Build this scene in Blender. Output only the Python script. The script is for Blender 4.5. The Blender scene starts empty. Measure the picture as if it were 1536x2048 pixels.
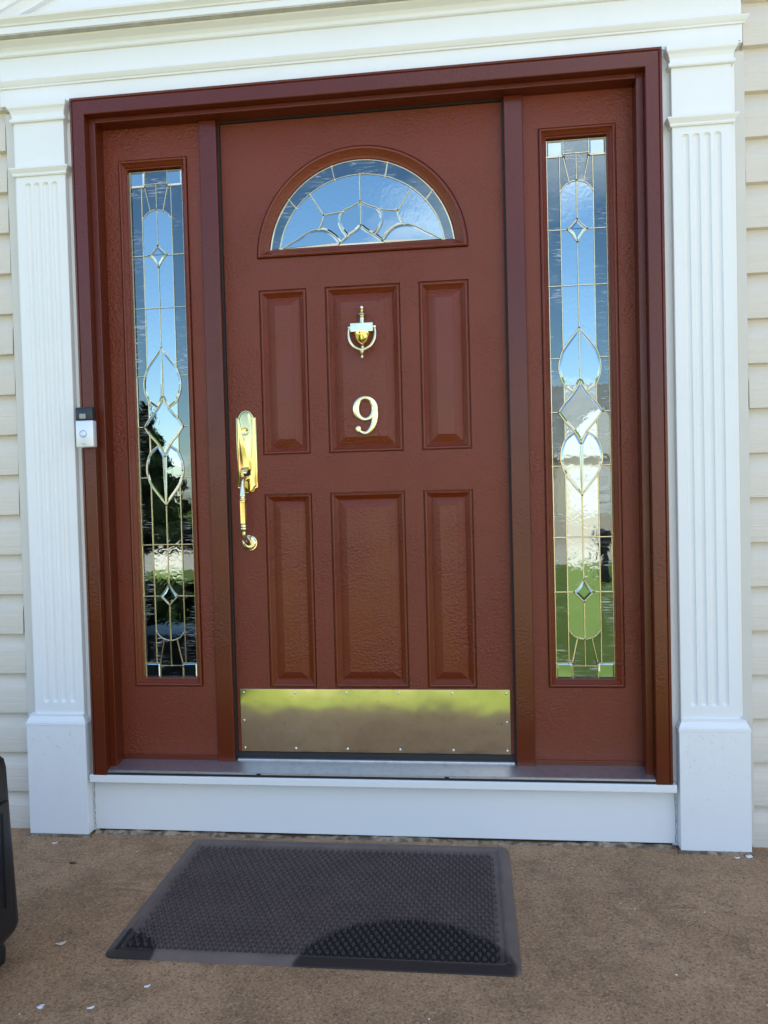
import bpy, bmesh, math, random
from mathutils import Vector, Matrix
R_ = math.radians
random.seed(9)
sc = bpy.context.scene
col = sc.collection

# ------------------------------------------------------------------ camera
cam = bpy.data.cameras.new("camera"); cam_ob = bpy.data.objects.new("camera", cam); col.objects.link(cam_ob)
cam.sensor_fit = 'VERTICAL'; cam.sensor_height = 36.0; cam.lens = 36.0 * 1519.146 / 2048.0
cam.clip_start = 0.05; cam.clip_end = 500
pitch, yaw, roll = R_(1.4718), R_(6.4529), R_(-1.4481)
fw = Vector((-math.sin(yaw) * math.cos(pitch), math.cos(yaw) * math.cos(pitch), -math.sin(pitch)))
rt = Vector((math.cos(yaw), math.sin(yaw), 0)); up = rt.cross(fw)
r2 = rt * math.cos(roll) + up * math.sin(roll); u2 = -rt * math.sin(roll) + up * math.cos(roll)
M = Matrix((r2, u2, -fw)).transposed().to_4x4(); M.translation = Vector((0.32036, -2.37751, 0.85706))
cam_ob.matrix_world = M
sc.camera = cam_ob

# ------------------------------------------------------------------ sky, sun, exposure
SUN_EL, SUN_AZ = R_(60), R_(-18)          # behind the house, a little to the left
world = bpy.data.worlds.new("World"); sc.world = world; world.use_nodes = True
nt = world.node_tree; nt.nodes.clear()
def wn(t, **k):
    n = nt.nodes.new(t)
    for a, b in k.items(): setattr(n, a, b)
    return n
out = wn('ShaderNodeOutputWorld'); bg = wn('ShaderNodeBackground')
sky = wn('ShaderNodeTexSky', sky_type='NISHITA', sun_disc=False, sun_elevation=SUN_EL, sun_rotation=SUN_AZ, altitude=100, air_density=1.0, dust_density=0.8, ozone_density=1.0)
tc = wn('ShaderNodeTexCoord'); sep = wn('ShaderNodeSeparateXYZ'); nt.links.new(tc.outputs['Generated'], sep.inputs[0])
def wmath(op, a, b=None):
    n = wn('ShaderNodeMath', operation=op)
    for i, v in enumerate((a, b)):
        if v is None: continue
        if isinstance(v, (int, float)): n.inputs[i].default_value = v
        else: nt.links.new(v, n.inputs[i])
    return n.outputs[0]
zz = wmath('ADD', wmath('MAXIMUM', sep.outputs[2], 0.0), 0.10)
cmb = wn('ShaderNodeCombineXYZ'); nt.links.new(wmath('DIVIDE', sep.outputs[0], zz), cmb.inputs[0]); nt.links.new(wmath('DIVIDE', sep.outputs[1], zz), cmb.inputs[1])
cn = wn('ShaderNodeTexNoise'); cn.inputs['Scale'].default_value = 0.42; cn.inputs['Detail'].default_value = 7; cn.inputs['Roughness'].default_value = 0.58; cn.inputs['Distortion'].default_value = 0.3
nt.links.new(cmb.outputs[0], cn.inputs['Vector'])
cr = wn('ShaderNodeMapRange'); cr.inputs[1].default_value = 0.535; cr.inputs[2].default_value = 0.72; cr.inputs[3].default_value = 0.0; cr.inputs[4].default_value = 0.9
nt.links.new(cn.outputs['Fac'], cr.inputs[0])
mx = wn('ShaderNodeMix', data_type='RGBA'); nt.links.new(cr.outputs[0], mx.inputs['Factor'])
hsv = wn('ShaderNodeHueSaturation'); hsv.inputs['Saturation'].default_value = 1.15; hsv.inputs['Hue'].default_value = 0.499; nt.links.new(sky.outputs[0], hsv.inputs['Color'])
nt.links.new(hsv.outputs[0], mx.inputs[6]); mx.inputs[7].default_value = (9.5, 9.6, 9.8, 1)
nt.links.new(mx.outputs[2], bg.inputs['Color']); bg.inputs['Strength'].default_value = 0.13
nt.links.new(bg.outputs[0], out.inputs['Surface'])

sl = bpy.data.lights.new("sun", 'SUN'); sl.energy = 5.0; sl.angle = R_(0.53); sl.color = (1.0, 0.95, 0.87)
so = bpy.data.objects.new("sun", sl); col.objects.link(so)
sdir = Vector((math.sin(SUN_AZ) * math.cos(SUN_EL), math.cos(SUN_AZ) * math.cos(SUN_EL), math.sin(SUN_EL)))
so.rotation_euler = sdir.to_track_quat('Z', 'Y').to_euler(); so.location = (0, 6, 12)

sc.view_settings.view_transform = 'Standard'; sc.view_settings.look = 'None'
sc.view_settings.exposure = 1.56; sc.view_settings.gamma = 1.0
sc.render.engine = 'CYCLES'
sc.cycles.use_denoising = True
sc.cycles.max_bounces = 6; sc.cycles.diffuse_bounces = 3; sc.cycles.glossy_bounces = 4; sc.cycles.transparent_max_bounces = 8
sc.cycles.sample_clamp_indirect = 6.0

# ------------------------------------------------------------------ materials
def mat(name, color, rough=0.5, metal=0.0, spec=0.5):
    m = bpy.data.materials.new(name); m.use_nodes = True
    b = m.node_tree.nodes['Principled BSDF']
    b.inputs['Base Color'].default_value = (*color, 1); b.inputs['Roughness'].default_value = rough
    b.inputs['Metallic'].default_value = metal; b.inputs['Specular IOR Level'].default_value = spec
    return m
class G:
    """small node-graph helper"""
    def __init__(s, m): s.m = m; s.t = m.node_tree; s.b = s.t.nodes['Principled BSDF']; s.pos = s.n('ShaderNodeNewGeometry').outputs['Position']
    def n(s, t, **k):
        x = s.t.nodes.new(t)
        for a, b in k.items(): setattr(x, a, b)
        return x
    def link(s, a, b): s.t.links.new(a, b)
    def put(s, sock, v):
        if isinstance(v, bpy.types.NodeSocket): s.link(v, sock)
        elif isinstance(v, tuple) and len(v) == 3 and sock.type == 'RGBA': sock.default_value = (*v, 1)
        else: sock.default_value = v
    def vec(s, sx, sy, sz, off=(0, 0, 0)):
        x = s.n('ShaderNodeMapping'); s.link(s.pos, x.inputs['Vector']); x.inputs['Scale'].default_value = (sx, sy, sz); x.inputs['Location'].default_value = off
        return x.outputs[0]
    def noise(s, v, scale, detail=4, rough=0.55, dist=0.0):
        x = s.n('ShaderNodeTexNoise'); s.link(v, x.inputs['Vector'])
        x.inputs['Scale'].default_value = scale; x.inputs['Detail'].default_value = detail; x.inputs['Roughness'].default_value = rough; x.inputs['Distortion'].default_value = dist
        return x.outputs['Fac']
    def voro(s, v, scale, out='Distance', rnd=1.0):
        x = s.n('ShaderNodeTexVoronoi'); s.link(v, x.inputs['Vector']); x.inputs['Scale'].default_value = scale; x.inputs['Randomness'].default_value = rnd
        return x.outputs[out]
    def rng(s, v, a, b, c=0.0, d=1.0):
        x = s.n('ShaderNodeMapRange'); s.put(x.inputs[0], v)
        for i, q in enumerate((a, b, c, d)): x.inputs[i + 1].default_value = q
        return x.outputs[0]
    def math(s, op, a, b=0.0):
        x = s.n('ShaderNodeMath', operation=op); s.put(x.inputs[0], a); s.put(x.inputs[1], b); return x.outputs[0]
    def mix(s, f, a, b):
        x = s.n('ShaderNodeMix', data_type='RGBA'); s.put(x.inputs['Factor'], f); s.put(x.inputs[6], a); s.put(x.inputs[7], b); return x.outputs[2]
    def bump(s, h, strength=0.3, dist=0.002, normal=None):
        x = s.n('ShaderNodeBump'); s.put(x.inputs['Height'], h); x.inputs['Strength'].default_value = strength; x.inputs['Distance'].default_value = dist
        if normal is not None: s.link(normal, x.inputs['Normal'])
        s.link(x.outputs[0], s.b.inputs['Normal']); return x.outputs[0]
    def base(s, v): s.put(s.b.inputs['Base Color'], v)
    def rough(s, v): s.put(s.b.inputs['Roughness'], v)

def paint_brown(name, flow, bumpy, k=1.0):
    """glossy red-brown door paint over old wood; flow = grain direction scales"""
    m = mat(name, (0.17, 0.036, 0.009), 0.24, spec=0.45); g = G(m)
    patch = g.rng(g.noise(g.vec(1, 1, 1, (3, 1, 2)), 4.5, 2), 0.44, 0.66)
    grain = g.noise(g.vec(*flow), 30, 2, 0.6, 0.5)
    peb = g.noise(g.vec(1, 1, 1.2, (2, 2, 9)), 105, 2, 0.55, 0.3)
    pits = g.rng(g.voro(g.vec(1, 1, 0.8), 115), 0.10, 0.22, 1.0, 0.0)
    pits = g.math('MULTIPLY', pits, g.rng(patch, 0.0, 0.8, 0.0, 1.0))
    tone = g.mix(g.noise(g.vec(1, 1, 1, (1, 5, 2)), 3.2, 2), (0.145 * k, 0.0215 * k, 0.0036), (0.185 * k, 0.0290 * k, 0.0050))
    g.base(g.mix(g.math('MULTIPLY', pits, 0.7), tone, (0.035, 0.007, 0.003)))
    g.rough(g.rng(patch, 0, 1, 0.18, 0.27))
    h = g.math('ADD', g.math('MULTIPLY', peb, g.rng(patch, 0, 1, 0.30, 1.25)), g.math('MULTIPLY', grain, 0.4))
    g.bump(h, bumpy, 0.0045)
    return m
M_door = paint_brown("door_paint", (4, 4, 26), 0.75)
M_stile = paint_brown("panel_paint", (26, 26, 4), 0.75)
M_trimv_shaded = paint_brown("frame_paint_shaded_vertical", (26, 26, 3), 0.30, 0.66)  # same paint as the door, darkened to put recess shade into the colour
M_trimh_shaded = paint_brown("frame_paint_shaded_horizontal", (3, 26, 26), 0.30, 0.66)  # likewise the door paint with the frame's shade in its tone

def white_paint():
    m = mat("white_paint", (0.80, 0.80, 0.79), 0.42); g = G(m)
    dirt = g.rng(g.noise(g.vec(1, 1, 1), 7, 6, 0.65), 0.5, 0.8)
    speck = g.rng(g.voro(g.vec(1, 1, 1), 26), 0.0, 0.045, 1.0, 0.0)
    speck = g.math('MULTIPLY', speck, g.rng(g.noise(g.vec(1, 1, 1, (4, 4, 4)), 13, 2), 0.56, 0.64))
    c = g.mix(g.math('MULTIPLY', dirt, 0.35), (0.815, 0.812, 0.80), (0.73, 0.73, 0.71))
    g.base(g.mix(g.math('MULTIPLY', speck, 0.7), c, (0.25, 0.22, 0.18)))
    g.bump(g.noise(g.vec(1, 1, 0.6), 60, 2), 0.10, 0.002)
    return m
M_white = white_paint()
def siding_mat():
    m = mat("vinyl_siding", (0.62, 0.59, 0.53), 0.5); g = G(m)
    gr = g.noise(g.vec(1.2, 8, 38), 4.2, 3, 0.6, 0.8)
    g.base(g.mix(g.noise(g.vec(1, 1, 1), 3, 5), (0.65, 0.585, 0.495), (0.71, 0.645, 0.55)))
    g.bump(gr, 0.55, 0.004); return m
M_siding = siding_mat()
M_channel = mat("trim_vinyl", (0.64, 0.61, 0.55), 0.5)
g = G(M_channel); g.base(g.mix(g.noise(g.vec(1, 1, 1), 8, 4), (0.60, 0.565, 0.50), (0.66, 0.63, 0.57)))
def concrete():
    m = mat("porch_concrete", (0.2, 0.15, 0.11), 0.8, spec=0.3); g = G(m)
    big = g.noise(g.vec(1, 1, 1), 2.3, 4, 0.62); mid = g.noise(g.vec(1, 1, 1, (5, 3, 0)), 11, 4, 0.65); fine = g.noise(g.vec(1, 1, 1), 180, 2, 0.7)
    c = g.mix(g.rng(big, 0.36, 0.66), (0.325, 0.184, 0.092), (0.460, 0.270, 0.142))
    c = g.mix(g.math('MULTIPLY', g.rng(mid, 0.46, 0.70), 0.7), c, (0.205, 0.120, 0.062))
    c = g.mix(g.math('MULTIPLY', g.rng(fine, 0.54, 0.68), 0.85), c, (0.125, 0.068, 0.034))
    c = g.mix(g.math('MULTIPLY', g.rng(fine, 0.45, 0.30), 0.5), c, (0.66, 0.44, 0.25))
    sp = g.rng(g.voro(g.vec(1, 1, 1), 62), 0.0, 0.10, 1.0, 0.0)
    sp = g.math('MULTIPLY', sp, g.rng(g.noise(g.vec(1, 1, 1, (9, 9, 0)), 17, 2), 0.52, 0.60))
    c = g.mix(g.math('MULTIPLY', sp, 0.7), c, (0.62, 0.55, 0.46))
    # damp stain shapes
    st = g.rng(g.noise(g.vec(0.7, 2.2, 1, (2, 7, 0)), 4.5, 5, 0.6, 1.0), 0.60, 0.70)
    c = g.mix(g.math('MULTIPLY', st, 0.5), c, (0.165, 0.090, 0.044))
    g.base(c); g.rough(g.rng(big, 0.3, 0.7, 0.85, 0.68))
    g.bump(g.math('ADD', fine, g.math('MULTIPLY', mid, 0.6)), 0.55, 0.003); return m
M_conc = concrete()
def metal_mat(name, color, rough, brushed=None, tarn=(0.3, 0.22, 0.1), tamt=0.25, bump=0.06, warp=0.0003):
    m = mat(name, color, rough, 1.0); g = G(m)
    n = g.noise(g.vec(1, 1, 1), 38, 5, 0.65)
    g.base(g.mix(g.math('MULTIPLY', g.rng(n, 0.5, 0.78), tamt), color, tarn))
    if brushed:
        b = g.noise(g.vec(*brushed), 30, 4, 0.7); g.rough(g.rng(b, 0.3, 0.7, rough * 0.75, rough * 1.4))
        g.bump(g.math('ADD', g.math('MULTIPLY', b, bump), g.noise(g.vec(1, 1, 1, (6, 0, 3)), 5.0, 2)), 1.0, warp)
    else:
        g.bump(g.noise(g.vec(1, 1, 1), 70, 3), bump, 0.001)
    return m
M_brass = metal_mat("polished_brass", (0.90, 0.69, 0.30), 0.10)
M_pale = metal_mat("worn_pale_brass", (0.88, 0.77, 0.50), 0.16, tarn=(0.35, 0.30, 0.20), tamt=0.4)
M_nine = metal_mat("number_brass", (0.96, 0.85, 0.55), 0.30, tarn=(0.5, 0.36, 0.12), tamt=0.4)
M_kick = metal_mat("kick_plate_brass", (0.82, 0.75, 0.58), 0.085, (2, 2, 120), (0.58, 0.50, 0.38), 0.55, 0.006, 0.0014)
M_came = metal_mat("brass_caming", (0.86, 0.74, 0.48), 0.26, tamt=0.3)
M_alu = metal_mat("sill_aluminium", (0.62, 0.62, 0.64), 0.42, (1.5, 60, 20), (0.36, 0.36, 0.38), 0.5, 0.12)
M_steel = metal_mat("screw_steel", (0.75, 0.72, 0.66), 0.25)
M_black = mat("black_rubber", (0.012, 0.012, 0.013), 0.6)
M_plastic = mat("black_plastic", (0.010, 0.011, 0.014), 0.42)
g = G(M_plastic); g.bump(g.noise(g.vec(1, 1, 1), 420, 2), 0.25, 0.001)
M_bellblack = mat("doorbell_black", (0.018, 0.019, 0.022), 0.28)
M_silver = mat("doorbell_silver", (0.78, 0.79, 0.81), 0.34, 0.35)
M_grey = mat("print_grey", (0.42, 0.43, 0.45), 0.5)
M_lens = mat("lens_grey", (0.30, 0.31, 0.31), 0.2)
M_blue = mat("button_ring_blue", (0.32, 0.47, 0.66), 0.3)
M_caulk = mat("grey_caulk", (0.38, 0.36, 0.33), 0.8)
g = G(M_caulk); g.base(g.mix(g.rng(g.noise(g.vec(1, 1, 1), 45, 5), 0.4, 0.65), (0.11, 0.075, 0.045), (0.38, 0.28, 0.19))); g.bump(g.noise(g.vec(1, 1, 1), 80, 4), 0.6, 0.004)
M_crack = mat("dark_crack", (0.10, 0.09, 0.085), 0.9)
M_chip = mat("white_paint_chip", (0.80, 0.79, 0.76), 0.5)
M_dark = mat("dark_debris", (0.05, 0.032, 0.02), 0.8)
M_leaf = mat("dry_leaf", (0.55, 0.45, 0.36), 0.7)
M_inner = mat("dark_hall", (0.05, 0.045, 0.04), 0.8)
def rubber(name, dry_a, dry_b):
    """dusty rubber, with a dark wet patch left along the front edge"""
    m = mat(name, dry_a, 0.5, spec=0.25); g = G(m)
    sp = g.n('ShaderNodeSeparateXYZ'); g.link(g.pos, sp.inputs[0]); X, Y = sp.outputs[0], sp.outputs[1]
    wob = g.math('MULTIPLY', g.math('SUBTRACT', g.noise(g.vec(1, 1, 0), 22, 4), 0.5), 0.30)
    sq = lambda v, c, r: g.math('POWER', g.math('DIVIDE', g.math('ABSOLUTE', g.math('SUBTRACT', v, c)), r), 2.0)
    e1 = g.math('ADD', g.math('ADD', sq(X, 0.150, 0.255), sq(Y, -0.72, 0.208)), wob)
    e2 = g.math('ADD', g.math('ADD', sq(X, -0.57, 0.13), sq(Y, -0.70, 0.10)), wob)
    wet = g.rng(g.math('MINIMUM', e1, e2), 0.94, 1.06, 1.0, 0.0)
    d = g.rng(g.noise(g.vec(1, 1, 1), 9, 6, 0.65), 0.35, 0.70)
    dust = g.rng(g.noise(g.vec(1, 1, 1, (3, 8, 1)), 38, 5, 0.7), 0.66, 0.74)
    c = g.mix(g.math('MULTIPLY', dust, 0.25), g.mix(d, dry_a, dry_b), (0.30, 0.29, 0.29))
    g.base(g.mix(wet, c, (0.032, 0.024, 0.022))); g.rough(g.rng(wet, 0, 1, 0.62, 0.30))
    g.bump(g.noise(g.vec(1, 1, 1), 260, 2), 0.2, 0.001); return m
M_rubber = rubber("mat_rubber", (0.135, 0.098, 0.080), (0.180, 0.134, 0.110))
M_stud = rubber("mat_stud_rubber", (0.080, 0.055, 0.049), (0.105, 0.073, 0.065))
def glass(name, refl, tint, rough=0.004, bumpscale=0, bumpamt=0.0, smear=0.0):
    m = bpy.data.materials.new(name); m.use_nodes = True; t = m.node_tree; t.nodes.clear()
    n = lambda k: t.nodes.new(k)
    o = n('ShaderNodeOutputMaterial'); mixs = n('ShaderNodeMixShader'); tr = n('ShaderNodeBsdfTransparent'); gl = n('ShaderNodeBsdfGlossy')
    tr.inputs[0].default_value = (*tint, 1); gl.inputs['Roughness'].default_value = rough; gl.inputs['Color'].default_value = (0.80, 0.98, 1, 1)   # faint blue-green coating
    lw = n('ShaderNodeLayerWeight'); lw.inputs[0].default_value = 0.18
    mr = n('ShaderNodeMapRange'); mr.inputs[3].default_value = refl; mr.inputs[4].default_value = 0.9
    t.links.new(lw.outputs['Fresnel'], mr.inputs[0]); mr.inputs[1].default_value = 0.10
    t.links.new(mr.outputs[0], mixs.inputs[0]); t.links.new(tr.outputs[0], mixs.inputs[1]); t.links.new(gl.outputs[0], mixs.inputs[2])
    geo = n('ShaderNodeNewGeometry')
    if bumpamt:
        nz = n('ShaderNodeTexNoise'); nz.inputs['Scale'].default_value = bumpscale; nz.inputs['Detail'].default_value = 3; nz.inputs['Distortion'].default_value = 1.2
        t.links.new(geo.outputs['Position'], nz.inputs['Vector'])
        bp = n('ShaderNodeBump'); bp.inputs['Strength'].default_value = bumpamt; bp.inputs['Distance'].default_value = 0.002
        t.links.new(nz.outputs['Fac'], bp.inputs['Height']); t.links.new(bp.outputs[0], gl.inputs['Normal'])
    last = mixs.outputs[0]
    if smear:   # dried wiping streaks on the outside of the glass
        mp = n('ShaderNodeMapping'); t.links.new(geo.outputs['Position'], mp.inputs['Vector']); mp.inputs['Rotation'].default_value = (0, R_(28), 0); mp.inputs['Scale'].default_value = (9, 1, 110)
        n2 = n('ShaderNodeTexNoise'); n2.inputs['Scale'].default_value = 2.2; n2.inputs['Detail'].default_value = 5; n2.inputs['Distortion'].default_value = 0.9; t.links.new(mp.outputs[0], n2.inputs['Vector'])
        n3 = n('ShaderNodeTexNoise'); n3.inputs['Scale'].default_value = 11; n3.inputs['Detail'].default_value = 2; t.links.new(geo.outputs['Position'], n3.inputs['Vector'])
        a = n('ShaderNodeMapRange'); a.inputs[1].default_value = 0.52; a.inputs[2].default_value = 0.68; t.links.new(n2.outputs['Fac'], a.inputs[0])
        b = n('ShaderNodeMapRange'); b.inputs[1].default_value = 0.46; b.inputs[2].default_value = 0.64; b.inputs[4].default_value = smear; t.links.new(n3.outputs['Fac'], b.inputs[0])
        mu = n('ShaderNodeMath'); mu.operation = 'MULTIPLY'; t.links.new(a.outputs[0], mu.inputs[0]); t.links.new(b.outputs[0], mu.inputs[1])
        df = n('ShaderNodeBsdfDiffuse'); df.inputs[0].default_value = (0.75, 0.75, 0.75, 1)
        m2 = n('ShaderNodeMixShader'); t.links.new(mu.outputs[0], m2.inputs[0]); t.links.new(last, m2.inputs[1]); t.links.new(df.outputs[0], m2.inputs[2]); last = m2.outputs[0]
    t.links.new(last, o.inputs['Surface']); return m
M_clear = glass("clear_glass", 0.18, (0.5, 0.52, 0.52), 0.006, 18, 0.06, 0.65)
M_chipglass = glass("textured_glass", 0.46, (0.45, 0.47, 0.47), 0.02, 40, 0.09)
M_bevel = glass("bevelled_glass", 0.42, (0.5, 0.52, 0.52), 0.006, 30, 0.03)
M_water = glass("water", 0.03, (0.93, 0.93, 0.94), 0.01, 25, 0.05)
M_drop = glass("water_drop", 0.06, (0.95, 0.95, 0.96), 0.02)

# ------------------------------------------------------------------ geometry helpers
class MB:
    def __init__(s): s.v = []; s.f = []
    def add(s, v, f):
        k = len(s.v); s.v += [tuple(p) for p in v]; s.f += [tuple(i + k for i in q) for q in f]; return s
    def box(s, x0, x1, y0, y1, z0, z1):
        v = [(x, y, z) for z in (z0, z1) for y in (y0, y1) for x in (x0, x1)]
        return s.add(v, [(0, 2, 3, 1), (4, 5, 7, 6), (0, 1, 5, 4), (2, 6, 7, 3), (0, 4, 6, 2), (1, 3, 7, 5)])
    def rbox(s, x0, x1, y0, y1, z0, z1, r=0.002, seg=2):
        bm = bmesh.new(); t = MB().box(x0, x1, y0, y1, z0, z1)
        vs = [bm.verts.new(p) for p in t.v]
        for q in t.f: bm.faces.new([vs[i] for i in q])
        bmesh.ops.bevel(bm, geom=list(bm.edges), offset=r, segments=seg, affect='EDGES', profile=0.5)
        bm.verts.index_update()
        s.add([v.co[:] for v in bm.verts], [[v.index for v in f.verts] for f in bm.faces]); bm.free(); return s
    def loops(s, L, close=True, cap0=False, cap1=False):
        n = len(L[0]); k = len(s.v)
        for l in L: s.v += [tuple(p) for p in l]
        for a in range(len(L) - 1):
            for i in range(n if close else n - 1):
                j = (i + 1) % n
                s.f.append((k + a * n + i, k + a * n + j, k + (a + 1) * n + j, k + (a + 1) * n + i))
        if cap0: s.f.append(tuple(k + i for i in range(n))[::-1])
        if cap1: s.f.append(tuple(k + (len(L) - 1) * n + i for i in range(n)))
        return s
    def lathe(s, prof, c, axis='z', n=20):
        """prof = [(r, h)], axis direction through c"""
        L = []
        for r, h in prof:
            ring = []
            for i in range(n):
                a = 2 * math.pi * i / n; p, q = r * math.cos(a), r * math.sin(a)
                ring.append({'z': (c[0] + p, c[1] + q, c[2] + h), 'y': (c[0] + p, c[1] + h, c[2] + q), 'x': (c[0] + h, c[1] + p, c[2] + q)}[axis])
            L.append(ring)
        return s.loops(L, True, True, True)
    def sweep(s, path, rad, n=12, flat=None, cap=True, closed=False):
        """round tube along path; rad number or list; flat=(axis vector, factor) squashes the section"""
        P = [Vector(p) for p in path]; m = len(P); L = []; ref = None
        for i in range(m):
            if closed: t = (P[(i + 1) % m] - P[i - 1]).normalized()
            else: t = (P[min(i + 1, m - 1)] - P[max(i - 1, 0)]).normalized()
            if ref is None:
                ref = Vector((0, 1, 0)) if abs(t.y) < 0.9 else Vector((1, 0, 0))
            a = (ref - t * ref.dot(t)).normalized(); b = t.cross(a); ref = a
            r = rad[i] if isinstance(rad, (list, tuple)) else rad
            ra, rb = (r if isinstance(r, tuple) else (r, r))
            L.append([P[i] + a * (ra * math.cos(2 * math.pi * k / n)) + b * (rb * math.sin(2 * math.pi * k / n)) for k in range(n)])
        if closed: L.append(L[0])
        return s.loops(L, True, cap and not closed, cap and not closed)
    def wrap(s, prof, x0, x1, yf, yb):
        """moulding profile [(out, z)] wrapped round the front and both ends of a block"""
        L = [[(x0 - o, yb, z), (x0 - o, yf - o, z), (x1 + o, yf - o, z), (x1 + o, yb, z)] for o, z in prof]
        s.loops(L, False)
        for l, rev in ((L[0], False), (L[-1], True)):
            s.add(l, [(0, 1, 2, 3) if not rev else (3, 2, 1, 0)])
        return s
    def ring(s, prof, x0, x1, z0, z1, y, cap=True):
        """mitred rectangular moulding: prof = [(inset, depth)] ; depth>0 goes into the wall"""
        L = [[(x0 + d, y + h, z0 + d), (x1 - d, y + h, z0 + d), (x1 - d, y + h, z1 - d), (x0 + d, y + h, z1 - d)] for d, h in prof]
        return s.loops(L, True, False, cap)
    def obj(s, name, m, parent=None, smooth=False, kind=None):
        me = bpy.data.meshes.new(name); k = Vector(parent_loc(parent))
        me.from_pydata([tuple(Vector(p) - k) for p in s.v], [], s.f); me.validate()
        bm = bmesh.new(); bm.from_mesh(me); bmesh.ops.recalc_face_normals(bm, faces=bm.faces)
        if smooth:
            for f in bm.faces: f.smooth = True
            for e in bm.edges:
                if len(e.link_faces) == 2 and e.calc_face_angle(0) > R_(38): e.smooth = False
        bm.to_mesh(me); bm.free()
        me.materials.append(m)
        o = bpy.data.objects.new(name, me); col.objects.link(o)
        if parent is not None: o.parent = parent
        if kind: o['kind'] = kind
        return o
def parent_loc(p):
    v = Vector((0, 0, 0))
    while p is not None: v = v + p.location; p = p.parent
    return v
def thing(name, label, cat, loc=(0, 0, 0), group=None):
    o = bpy.data.objects.new(name, None); col.objects.link(o); o.location = loc; o.empty_display_size = 0.1
    o['label'] = label; o['category'] = cat
    if group: o['group'] = group
    return o
def tag(o, label, cat, group=None):
    o['label'] = label; o['category'] = cat
    if group: o['group'] = group
    return o
def spline(pts, n=8):
    """Catmull-Rom through 2-D or 3-D points"""
    P = [Vector(p) for p in pts]; P = [P[0] * 2 - P[1]] + P + [P[-1] * 2 - P[-2]]; out = []
    for i in range(1, len(P) - 2):
        for k in range(n):
            t = k / n; a, b, c, d = P[i - 1:i + 3]
            out.append(0.5 * (2 * b + (c - a) * t + (2 * a - 5 * b + 4 * c - d) * t * t + (3 * b - a - 3 * c + d) * t ** 3))
    return out + [P[-2]]

GZ = -0.2196                     # porch level
# ------------------------------------------------------------------ the ground
def struct(o): o['kind'] = 'structure'; return o
struct(MB().rbox(-4.2, 4.2, -1.38, 0.02, GZ - 0.2, GZ, 0.012).obj("porch_slab", M_conc))
LZ = GZ - 0.2
def ground_mat(name, a, b, sc1, rough=0.9):
    m = mat(name, a, rough, spec=0.2); g = G(m)
    g.base(g.mix(g.rng(g.noise(g.vec(1, 1, 1), sc1, 6, 0.65), 0.3, 0.7), a, b)); g.bump(g.noise(g.vec(1, 1, 1), sc1 * 12, 3), 0.5, 0.02); return m
M_grass = ground_mat("lawn_grass", (0.080, 0.115, 0.020), (0.135, 0.170, 0.035), 3.0)
M_walk = ground_mat("pavement_concrete", (0.45, 0.38, 0.30), (0.53, 0.455, 0.365), 2.0)
M_drive = ground_mat("drive_surface", (0.36, 0.29, 0.21), (0.45, 0.37, 0.27), 1.0)
struct(MB().box(-120, 120, -200, 60, LZ - 1.0, LZ - 0.006).obj("ground", M_grass))
struct(MB().box(-60, 60, -14.4, -10.5, LZ - 0.5, LZ + 0.002).obj("pavement", M_walk))
struct(MB().box(-60, 60, -24, -14.4, LZ - 0.5, LZ - 0.002).obj("road", M_drive))
struct(MB().box(-1.0, 0.25, -10.5, -2.75, LZ - 0.5, LZ + 0.001).obj("bounce_walk", M_walk))  # unseen paving added to bounce warm sunlight onto the upper white trim
struct(MB().box(2.7, 8.5, -10.5, -1.75, LZ - 0.5, LZ + 0.0005).obj("bounce_apron", M_walk))  # another added slab out of view, brightening the facade by bounce
struct(MB().box(1.5, 12, -33, -24, LZ - 0.5, LZ).obj("driveway", M_drive))

# ------------------------------------------------------------------ the house wall with its siding
house = thing("house", "cream vinyl clapboard house wall on both sides of the white door surround", "house", (0, 0, GZ))
w = MB()
w.box(-4.2, -0.90, -0.030, 0.2, GZ - 0.2, 2.98); w.box(0.90, 4.2, -0.030, 0.2, GZ - 0.2, 2.98); w.box(-0.90, 0.90, -0.030, 0.2, 2.06, 2.98)
w.obj("wall", M_siding, house)
rf = MB(); rf.add([(-4.5, -0.17, 2.98), (4.5, -0.17, 2.98), (4.5, 4.2, 5.1), (-4.5, 4.2, 5.1), (-4.5, -0.17, 3.10), (4.5, -0.17, 3.10), (4.5, 4.2, 5.22), (-4.5, 4.2, 5.22)],
    [(0, 1, 2, 3), (4, 7, 6, 5), (0, 4, 5, 1), (2, 6, 7, 3), (0, 3, 7, 4), (1, 5, 6, 2)])
M_shingle = ground_mat("roof_shingle", (0.10, 0.10, 0.105), (0.17, 0.165, 0.16), 5.0)
rf.obj("roof", M_shingle, house)
h = MB(); h.box(-4.2, -4.0, 0.2, 4.2, GZ - 0.2, 3.1); h.box(4.0, 4.2, 0.2, 4.2, GZ - 0.2, 3.1); h.box(-4.2, 4.2, 4.0, 4.2, GZ - 0.2, 5.0)
h.obj("back_wall", M_siding, house)
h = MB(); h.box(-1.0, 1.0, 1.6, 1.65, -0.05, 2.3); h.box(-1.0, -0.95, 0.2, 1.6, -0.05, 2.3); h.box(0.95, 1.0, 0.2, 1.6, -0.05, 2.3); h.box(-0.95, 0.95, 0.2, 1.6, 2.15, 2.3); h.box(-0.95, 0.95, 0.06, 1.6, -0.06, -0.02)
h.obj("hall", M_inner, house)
EXPO = 0.1302
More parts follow.
